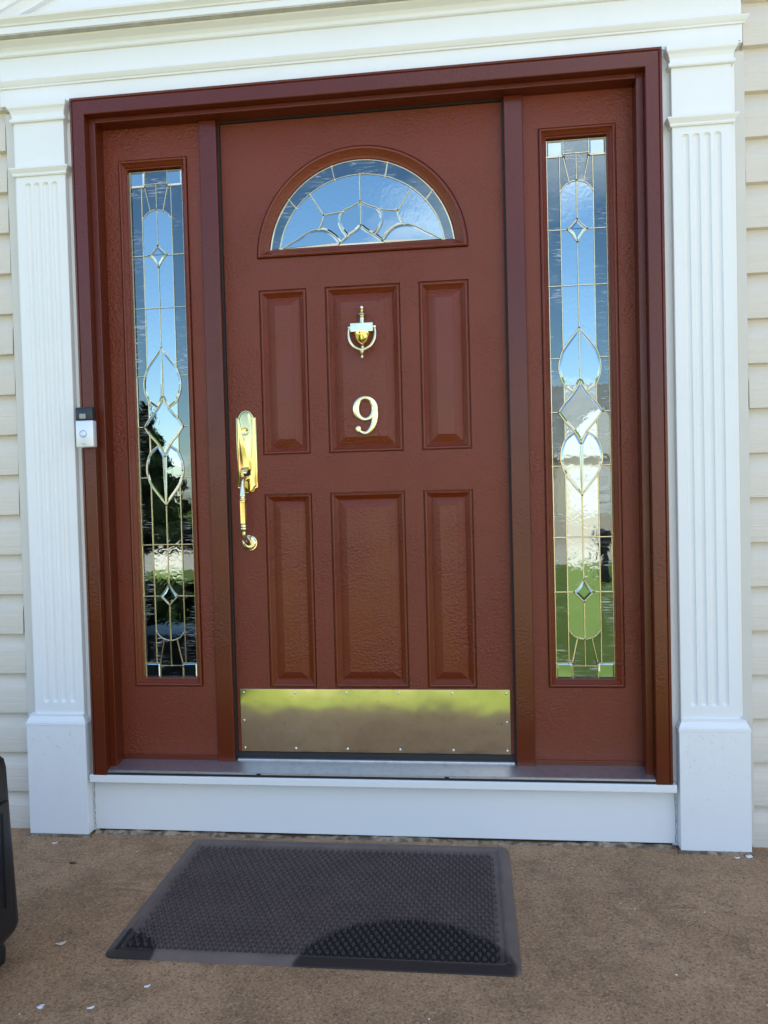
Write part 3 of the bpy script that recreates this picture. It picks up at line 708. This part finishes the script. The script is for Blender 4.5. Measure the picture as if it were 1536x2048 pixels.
MB().sweep(P, rr, 16).obj("grip_shoulder", M_pale, hs, True)
MB().lathe([(.0098, .8425), (.0112, .8405), (.0112, .8370), (.0105, .8360), (.0098, .7710), (.0092, .7690)], (gx, -.0545, 0), 'z', 8).obj("grip_barrel", M_brass, hs)
MB().lathe([(.0070, .7692), (.0074, .7670), (.0100, .7655), (.0104, .7625), (.0100, .7600), (.0080, .7585), (.0105, .7565), (.0110, .7535), (.0098, .7500), (.0072, .7455)], (gx, -.0545, 0), 'z', 18).obj("grip_collar", M_pale, hs, True)
P = spline([(gx, -.0545, .7460), (gx, -.0520, .7330), (gx + .001, -.0430, .7200), (gx + .004, -.0300, .7110), (hx, -.0170, .7070), (hx, -.004, .7060)], 4)
MB().sweep(P, [.0070 + .0030 * (i / (len(P) - 1)) for i in range(len(P))], 14).obj("grip_foot", M_pale, hs, True)
MB().lathe([(.0260, 0), (.0260, -.004), (.0245, -.0062), (.0222, -.0066), (.0214, -.0090), (.0195, -.0105), (.0150, -.0112), (.0135, -.0095)], (hx, 0, .7060), 'y', 32).obj("rosette", M_pale, hs, True)

# knocker
kn = MB().lathe([(.0065, 1.3830), (.0095, 1.3835), (.0088, 1.3900), (.0078, 1.4000), (.0085, 1.4055), (.0070, 1.4080), (.0165, 1.4095), (.0180, 1.4120), (.0165, 1.4150), (.0075, 1.4165), (.0060, 1.4195), (.0042, 1.4210), (.0062, 1.4240), (.0070, 1.4270), (.0046, 1.4300), (.0066, 1.4335), (.0068, 1.4370), (.0045, 1.4405), (.0010, 1.4415)], (-.001, -.012, 0), 'z', 18).obj("knocker", M_pale, door, True)
MB().lathe([(.0270, 1.3590), (.0268, 1.3540), (.0240, 1.3400), (.0190, 1.3280), (.0120, 1.3190), (.0066, 1.3150), (.0070, 1.3110), (.0085, 1.3060), (.0070, 1.2990), (.0055, 1.2960)], (-.001, -.0135, 0), 'z', 24).obj("urn", M_brass, kn, True)
MB().rbox(-.0365, .0345, -.0300, -.0010, 1.3580, 1.3850, .0015).obj("crossbar", M_pale, kn)
P = spline([(-.0405, -.020, 1.3735), (-.0432, -.0235, 1.3560), (-.0400, -.0265, 1.3330), (-.0280, -.0295, 1.3130), (-.0120, -.0310, 1.3030), (-.001, -.0315, 1.3005), (.0100, -.0310, 1.3030), (.0260, -.0295, 1.3130), (.0380, -.0265, 1.3330), (.0412, -.0235, 1.3560), (.0385, -.020, 1.3735)], 4)
MB().sweep(P, [.0036 + .0016 * math.sin(math.pi * i / (len(P) - 1)) for i in range(len(P))], 12).obj("striker_ring", M_pale, kn, True)
for s in (-1, 1): MB().lathe([(.0034, -.006), (.0050, -.004), (.0050, .004), (.0034, .006)], (-.001 + s * .0385, -.0195, 1.3735), 'x', 12).obj("hinge_pin", M_pale, kn, True)
MB().lathe([(.0060, 1.2985), (.0078, 1.2955), (.0062, 1.2900), (.0032, 1.2850), (.0040, 1.2825), (.0058, 1.2795), (.0056, 1.2765), (.0030, 1.2735), (.0008, 1.2730)], (-.001, -.0300, 0), 'z', 14).obj("finial", M_pale, kn, True)

# house number
zu = 0.000281; Z9 = lambda u, v: ((u - 510) * zu, 1.161 - (v - 1320) * zu)
nine = MB(); pts = []; rad = []
for k in range(40):
    a = 2 * math.pi * k / 40; ca, sa = math.cos(a), math.sin(a)
    thick = 18 + 17 * ca * ca
    u = 506 + 102 * ca + (4 if ca < 0 else 12 * ca); v = 1458 - 121 * sa
    x, z = Z9(u, v); pts.append((x, -.0035, z)); rad.append((.0032, thick * zu))
nine.sweep(pts, rad, 10, closed=True)
TP = spline([Z9(585, 1385), Z9(612, 1430), Z9(624, 1490), Z9(620, 1560), Z9(603, 1630), Z9(570, 1690), Z9(525, 1728), Z9(480, 1728), Z9(445, 1708), Z9(424, 1688)], 5)
nR = [(.0034, (t * zu)) for t in [20 + 14 * math.sin(min(1, i / (len(TP) - 1) * 1.6) * math.pi) for i in range(len(TP))]]
nR = [(.0033, zu * (24 + 10 * math.sin(math.pi * min(1, 1.5 * i / (len(TP) - 1))) - 8 * (i / (len(TP) - 1)))) for i in range(len(TP))]
nine.sweep([(p[0], -.0037, p[1]) for p in TP], nR, 10)
bx, bz = Z9(430, 1682); nine.lathe([(.0098, 0), (.0098, -.004), (.0082, -.0062), (.0045, -.0072)], (bx, 0, bz), 'y', 18)
nine.obj("number_nine", M_nine, door, True)

# ------------------------------------------------------------------ sill and white riser board
sill = thing("threshold", "grey aluminium threshold along the foot of the door and sidelights", "threshold", (0, -0.05, -0.02))
sp = [(-0.0925, -0.0175), (-0.0925, -0.0075), (-0.090, -0.0062), (-0.030, 0.0040), (-0.012, 0.0062), (0.05, 0.0070), (0.05, -0.0175)]
MB().loops([[(x, y, z) for y, z in sp] for x in (-CI + .001, CI - .001)], True, True, True).obj("sill", M_alu, sill)
MB().rbox(-0.4420, 0.4420, -0.0180, -0.0050, 0.0050, 0.0105, 0.001).obj("saddle_strip", M_alu, sill)
MB().box(-CI + .002, CI - .002, -0.0936, -0.0900, -0.0195, -0.0130).obj("shadow_gap", M_black, sill)
for x in (-0.352, 0.2330): MB().box(x - .0065, x + .0065, -0.0944, -0.0924, -0.0150, -0.0085).obj("weep_slot", M_black, sill)
rs = thing("riser_board", "white painted riser board below the door threshold", "riser", (0, -0.05, GZ))
MB().rbox(-0.9050, 0.9050, -0.0985, -0.03, -0.0440, -0.0205, 0.002).obj("nosing", M_white, rs)
MB().rbox(-0.9110, 0.9110, -0.0655, -0.03, GZ + 0.012, -0.0442, 0.0015).obj("board", M_white, rs)
L = []; rnd = random.Random(2)
for i in range(90):
    x = -0.905 + 1.81 * i / 89; o = 0.010 + 0.006 * rnd.random() + 0.004 * math.sin(i * .31); hh = 0.003 + 0.007 * rnd.random() + 0.003 * math.sin(i * .17)
    L.append([(x, -0.06, GZ - .004), (x, -0.0655 - o, GZ - .002), (x, -0.0660 - o * .45, GZ + hh * .5), (x, -0.0660, GZ + hh), (x, -0.06, GZ + hh)])
MB().loops(L, True, True, True).obj("mortar_joint", M_caulk, rs)
for s in (-1, 1):
    L = []
    for i in range(26):
        x = s * (0.905 + 0.212 * i / 25); o = 0.006 + 0.004 * rnd.random(); L.append([(x, -0.097, GZ - .003), (x, -0.1005 - o, GZ - .001), (x, -0.1005, GZ + .007 + .002 * rnd.random()), (x, -0.097, GZ + .007)])
    MB().loops(L, True, True, True).obj("mortar_joint", M_caulk, rs)
    c = MB(); pz = -0.046; px = s * .9062
    while pz > GZ + .02:
        nz = pz - rnd.uniform(.006, .014); nx = s * .9068 + rnd.uniform(-.0016, .0016); wd = rnd.uniform(.0004, .0011)
        c.add([(px - wd, -.0662, pz), (px + wd, -.0662, pz), (nx + wd, -.0662, nz), (nx - wd, -.0662, nz)], [(0, 1, 2, 3)]); px, pz = nx, nz
    c.obj("caulk_crack", M_crack, rs)

# ------------------------------------------------------------------ video doorbell
db = thing("doorbell", "silver and black video doorbell on the left door casing", "doorbell", (-0.868, -0.098, 1.021))
bx0, bx1, by = -0.8965, -0.8395, -0.1235
MB().rbox(bx0, bx1, by, -0.0978, 1.0215, 1.1050, 0.0035, 3).obj("faceplate", M_silver, db, True)
MB().rbox(bx0 + .0004, bx1 - .0004, by + .0004, -0.0978, 1.1052, 1.1465, 0.0035, 3).obj("camera_housing", M_bellblack, db, True)
MB().rbox(bx0 + .013, bx0 + .035, by - .0006, by + .003, 1.1090, 1.1270, 0.0030, 3).obj("camera_window", M_lens, db, True)
bc = (bx0 + .0245, by, 1.0635)
MB().lathe([(.0118, 0.001), (.0118, -.0010), (.0110, -.0014), (.0094, -.0006), (.0094, .001)], bc, 'y', 32).obj("button_ring", M_blue, db, True)
MB().lathe([(.0090, .001), (.0090, -.0010), (.0080, -.0018), (.0040, -.0021)], bc, 'y', 32).obj("button", M_silver, db, True)
def text_mesh(txt, size, name, loc, m, parent, ext=0.0002):
    cu = bpy.data.curves.new("lettering", 'FONT'); cu.body = txt; cu.size = size; cu.align_x = 'CENTER'; cu.extrude = ext
    to = bpy.data.objects.new("lettering", cu); col.objects.link(to)
    dg = bpy.context.evaluated_depsgraph_get(); dg.update(); me = bpy.data.meshes.new_from_object(to.evaluated_get(dg))
    bpy.data.objects.remove(to); bpy.data.curves.remove(cu)
    me.transform(Matrix.Translation(Vector(loc) - parent_loc(parent)) @ Matrix.Rotation(R_(90), 4, 'X'))
    me.materials.clear(); me.materials.append(m); me.name = name
    o = bpy.data.objects.new(name, me); col.objects.link(o); o.parent = parent; return o
text_mesh("ring", 0.0100, "lettering", (bx0 + .0250, by - .0002, 1.0300), M_grey, db)

# ------------------------------------------------------------------ rubber doormat with standing water
mc = (-0.0745, -0.4045); mw, md = 0.4875, 0.3045; MZ = GZ
mt = thing("doormat", "dark grey rubber doormat with raised round studs and a wet patch at its front edge", "doormat", (mc[0], mc[1], MZ))
def rrect(hx_, hy, r, z, n=6):
    P = []
    for (sx, sy, a0) in ((1, 1, 0), (-1, 1, 90), (-1, -1, 180), (1, -1, 270)):
        for k in range(n + 1):
            a = R_(a0 + 90 * k / n); P.append((mc[0] + sx * (hx_ - r) + r * math.cos(a), mc[1] + sy * (hy - r) + r * math.sin(a), z))
    return P
base = MB()
L = [rrect(mw, md, .024, MZ + .0002), rrect(mw - .001, md - .001, .024, MZ + .0035), rrect(mw - .020, md - .020, .018, MZ + .0095), rrect(mw - .026, md - .026, .016, MZ + .0100), rrect(mw - .030, md - .030, .014, MZ + .0095), rrect(mw - .036, md - .036, .010, MZ + .0030)]
base.loops(L, True, False, True); base.obj("base", M_rubber, mt)
for s in (-1, 1):
    for y0 in (-.21, -.03, .15): MB().rbox(mc[0] + s * (mw - .024) - .0035, mc[0] + s * (mw - .024) + .0035, mc[1] + y0 - .07, mc[1] + y0 + .07, MZ + .006, MZ + .0122, .001).obj("rim_bar", M_rubber, mt)
MB().rbox(mc[0] - .33, mc[0] + .12, mc[1] + md - .030, mc[1] + md - .022, MZ + .006, MZ + .0125, .001).obj("rim_bar", M_rubber, mt)
ix, iy = mw - .048, md - .048
px_ = .0192; pyy = .0166; stud = MB(); j = 0; y = -iy
while y <= iy:
    x = -ix + (px_ / 2 if j % 2 else 0)
    while x <= ix:
        X, Y = mc[0] + x, mc[1] + y; n = 9
        prof = [(.0076, .0028), (.0058, .0078), (.0052, .0100), (.0040, .0112), (.0018, .0118)]
        stud.loops([[(X + r * math.cos(2 * math.pi * k / n), Y + r * math.sin(2 * math.pi * k / n), MZ + z) for k in range(n)] for r, z in prof], True, False, True)
        x += px_
    y += pyy; j += 1
stud.obj("studs", M_stud, mt, True, 'stuff')
# ------------------------------------------------------------------ black case at the left edge
cs = thing("storage_case", "black moulded plastic case standing on the porch at the left edge", "case", (-0.97, -0.86, GZ))
cx0, cx1, cy0, cy1, cz0, cz1 = -1.18, -0.752, -1.02, -0.705, GZ + .055, 0.270
def case_loop(ins, z, r):
    P = []; n = 6
    for (qx, qy, a0) in ((cx1, cy1, 0), (cx0, cy1, 90), (cx0, cy0, 180), (cx1, cy0, 270)):
        for k in range(n + 1):
            a = R_(a0 + 90 * k / n); ccx = qx - (r + ins) * (1 if qx == cx1 else -1); ccy = qy - (r + ins) * (1 if qy == cy1 else -1)
            P.append((ccx + r * math.cos(a), ccy + r * math.sin(a), z))
    return P
prof = [(.060, GZ + .030, .02), (.030, GZ + .048, .03), (.006, GZ + .074, .035), (0, GZ + .090, .038), (.010, cz1 - .030, .038), (.013, cz1 - .012, .036), (.020, cz1 - .003, .032), (.034, cz1, .026)]
MB().loops([case_loop(*p) for p in prof], True, True, True).obj("shell", M_plastic, cs, True)
for x_, sg in ((cx1 - .004, 1), (cx0 + .004, -1)):
    for (ya, yb_) in ((cy0 + .05, cy0 + .135), (cy0 + .165, cy1 - .045)):
        rbm = MB(); a, b = sorted((x_ - sg * .008, x_ + sg * .004)); rbm.rbox(a, b, ya, yb_, GZ + .13, cz1 - .10, .0035, 3); rbm.obj("side_panel", M_plastic, cs, True)
        for q in (.25, .5, .75):
            ym_ = ya + (yb_ - ya) * q; a, b = sorted((x_ + sg * .002, x_ + sg * .0075)); MB().rbox(a, b, ym_ - .003, ym_ + .003, GZ + .15, cz1 - .12, .002, 2).obj("rib", M_plastic, cs, True)
for x_ in (cx0 + .09, cx1 - .09):
    MB().rbox(x_ - .06, x_ + .06, cy1 - .0085, cy1 - .002, GZ + .13, cz1 - .10, .003, 3).obj("back_panel", M_plastic, cs, True)
for x_ in (cx0 + .055, cx1 - .055):
    for y_ in (cy0 + .05, cy1 - .045): MB().lathe([(.020, 0.0), (.026, .003), (.028, .030), (.024, .045)], (x_, y_, GZ), 'z', 16).obj("foot", M_plastic, cs, True)
hb = MB().sweep(spline([(-.99, cy0 + .02, cz1 - .06), (-.99, cy0 - .025, cz1 - .05), (-.96, cy0 - .025, cz1 - .05), (-.96, cy0 + .02, cz1 - .06)], 4), .008, 10).obj("handle", M_plastic, cs, True)

# ------------------------------------------------------------------ scraps lying on the porch
def scrap(name, x, y, size, m, label, cat, group=None, asp=2.0, rot=None, seed=0, hgt=0.0022):
    rnd = random.Random(seed * 7 + 1); n = 9; rot = rnd.uniform(0, 3.14) if rot is None else rot; L0 = []; L1 = []
    for k in range(n):
        a = 2 * math.pi * k / n; r = size * rnd.uniform(.6, 1.15); p, q = r * math.cos(a), r * math.sin(a) / asp
        X, Y = p * math.cos(rot) - q * math.sin(rot), p * math.sin(rot) + q * math.cos(rot); cu = hgt * (p / size) ** 2
        L0.append((x + X, y + Y, GZ + .0006 + cu)); L1.append((x + X * .92, y + Y * .92, GZ + .0022 + cu))
    k = thing(name, label, cat, (x, y, GZ), group) if False else None
    o = MB().loops([L0, L1], True, True, True).obj(name, m)
    o.data.transform(Matrix.Translation((-x, -y, -GZ))); o.location = (x, y, GZ)
    return tag(o, label, cat, group)
gP = "white paint chips scattered on the porch"
scrap("paint_chip", 1.097, -0.114, .013, M_chip, "largest white paint chip at the outer corner of the right plinth", "paint chip", gP, 1.6, .2, 1)
scrap("paint_chip", 1.061, -0.124, .0075, M_chip, "oval white paint chip just in front of the right plinth", "paint chip", gP, 2.2, .1, 2)
scrap("paint_chip", -1.000, -0.152, .0085, M_chip, "white paint chip just in front of the left plinth", "paint chip", gP, 2.0, .3, 3)
scrap("paint_chip", -0.611, -0.883, .0095, M_chip, "jagged white paint chip near the lower left corner of the picture", "paint chip", gP, 1.5, .7, 4)
scrap("paint_chip", -0.500, -0.879, .0085, M_chip, "thin white sliver below the front left corner of the doormat", "paint chip", gP, 4, .5, 5)
scrap("paint_chip", -0.409, -0.801, .0085, M_chip, "slim white chip just below the doormat's front edge", "paint chip", gP, 2.6, .6, 6)
scrap("leaf_scrap", -0.688, -0.663, .013, M_leaf, "pale curled leaf scrap between the black case and the doormat", "leaf", None, 2.2, .6, 7, .006)
scrap("dark_debris", -0.873, -0.271, .011, M_dark, "dark brown crumb on the concrete left of the doormat", "debris", None, 1.8, .2, 8)
rnd = random.Random(21); tiny = []
for i in range(24):
    x, y = rnd.uniform(-1.15, 1.2), -0.12 - 0.95 * rnd.random() ** .8
    if abs(x - mc[0]) < mw + .02 and abs(y - mc[1]) < md + .02: continue
    if x < -.74 and y < -.68: continue
    tiny.append((x, y))
for i, (x, y) in enumerate(tiny):
    scrap("paint_fleck", x, y, rnd.uniform(.0014, .0032), M_chip, "tiny pale paint fleck lying on the brown concrete porch", "paint fleck", "tiny pale flecks on the porch", rnd.uniform(1.2, 3), None, 40 + i, .0006)

# ------------------------------------------------------------------ what stands across the lawn (seen mirrored in the glass)
M_cream = ground_mat("far_wall_cream", (0.60, 0.52, 0.40), (0.66, 0.58, 0.46), 1.0, 0.7)
M_farroof = ground_mat("far_roof", (0.17, 0.165, 0.16), (0.24, 0.235, 0.225), 1.5)
M_farwhite = mat("far_trim_white", (0.72, 0.70, 0.66), 0.6); M_fardark = mat("far_window", (0.03, 0.035, 0.04), 0.1)
fh = thing("far_house", "cream house with grey shingle roof across the street, mirrored in the right sidelight", "house", (6, -37, LZ))
MB().box(0.5, 13, -42, -34, LZ, LZ + 2.7).obj("wall", M_cream, fh)
rfm = MB(); rfm.add([(0.1, -33.5, LZ + 2.6), (13.4, -33.5, LZ + 2.6), (13.4, -38, LZ + 6.6), (0.1, -38, LZ + 6.6), (0.1, -42.5, LZ + 2.6), (13.4, -42.5, LZ + 2.6)], [(0, 1, 2, 3), (3, 2, 5, 4), (0, 3, 4), (1, 5, 2), (0, 4, 5, 1)]); rfm.obj("roof", M_farroof, fh)
gb = MB(); gb.add([(4.2, -33.2, LZ + 2.7), (8.4, -33.2, LZ + 2.7), (6.3, -33.2, LZ + 4.9), (4.2, -36.5, LZ + 2.7), (8.4, -36.5, LZ + 2.7), (6.3, -36.5, LZ + 4.9)], [(0, 1, 2), (0, 2, 5, 3), (1, 4, 5, 2), (0, 3, 4, 1), (3, 5, 4)]); gb.obj("gable", M_farwhite, fh)
MB().box(4.3, 8.3, -33.9, -33.4, LZ, LZ + 2.7).obj("garage_wall", M_cream, fh)
for i in range(4): MB().box(4.9, 7.7, -33.38, -33.33, LZ + .02 + .55 * i, LZ + .53 + .55 * i).obj("garage_door_panel", M_farwhite, fh)
for x in (2.0, 10.0): 
    wo_ = MB().box(x, x + 1.4, -33.99, -33.95, LZ + .9, LZ + 2.2).obj("window", M_fardark, fh); MB().box(x - .1, x + 1.5, -33.96, -33.92, LZ + .8, LZ + .9).obj("sill", M_farwhite, wo_)
mb_ = thing("mailbox", "dark kerbside mailbox on a post, mirrored in the right sidelight", "mailbox", (2.08, -7.9, LZ))
MB().rbox(2.03, 2.13, -7.95, -7.85, LZ, LZ + .52, .01).obj("post", M_plastic, mb_)
MB().sweep([(2.08, -8.12, LZ + .61), (2.08, -7.68, LZ + .61)], .10, 16).obj("box", M_plastic, mb_, True)
def foliage(n, fn, size, seed):
    rnd = random.Random(seed); mb = MB()
    for i in range(n):
        c = Vector(fn(rnd)); a = Vector((rnd.gauss(0, 1), rnd.gauss(0, 1), rnd.gauss(0, .7))).normalized(); b = a.orthogonal().normalized(); s1 = size * rnd.uniform(.6, 1.4)
        mb.add([c - a * s1, c + b * s1 * .45, c + a * s1, c - b * s1 * .45], [(0, 1, 2, 3)])
    return mb
M_ever = ground_mat("evergreen_needles", (0.012, 0.024, 0.010), (0.030, 0.052, 0.018), 6.0, 0.7)
M_bark = ground_mat("bark", (0.06, 0.045, 0.03), (0.10, 0.075, 0.05), 12.0)
spots = [(-7.6, -15.6, 3.5, 1.7, "wide"), (-9.9, -16.4, 4.4, 1.8, "tall"), (-12.0, -15.8, 3.0, 1.6, "short")]
for i, (x, y, hgt, rad_, wd) in enumerate(spots):
    t = thing("evergreen_tree", f"{wd} dark evergreen tree across the lawn, mirrored in the left sidelight", "tree", (x, y, LZ), "evergreens across the lawn")
    MB().sweep([(x, y, LZ - .1), (x + .03, y, LZ + hgt * .5), (x, y, LZ + hgt * .95)], [.14, .09, .02], 8).obj("trunk", M_bark, t, True)
    def cone(r, x=x, y=y, hgt=hgt, rad_=rad_):
        k = r.random() ** 1.5; a = r.uniform(0, 6.283); lay = .75 + .25 * math.cos(k * 40); rr_ = rad_ * (1 - k) * lay * math.sqrt(r.uniform(.25, 1))
        return (x + rr_ * math.cos(a), y + rr_ * math.sin(a), LZ + .15 + k * (hgt - .15) - .15 * rr_)
    foliage(5500, cone, .17, 30 + i).obj("crown", M_ever, t)
for i, (x, y, hh, rr_, wd) in enumerate([(-1.75, -2.5, .70, .62, "nearest"), (-2.9, -3.4, .75, .75, "middle"), (-4.1, -4.8, .80, .85, "farthest")]):
    t = thing("low_shrub", f"{wd} low dark shrub by the porch, mirrored in the left sidelight", "shrub", (x, y, LZ), "low shrubs by the porch")
    MB().sweep([(x, y, LZ - .05), (x, y, LZ + hh * .6)], [.03, .012], 6).obj("stem", M_bark, t, True)
    def ball(r, x=x, y=y, hh=hh, rr_=rr_):
        v = Vector((r.gauss(0, 1), r.gauss(0, 1), abs(r.gauss(0, 1)))).normalized() * r.uniform(.45, 1) ** .5
        return (x + v.x * rr_, y + v.y * rr_, LZ + .03 + v.z * hh)
    foliage(4200, ball, .045, 60 + i).obj("crown", M_ever, t)
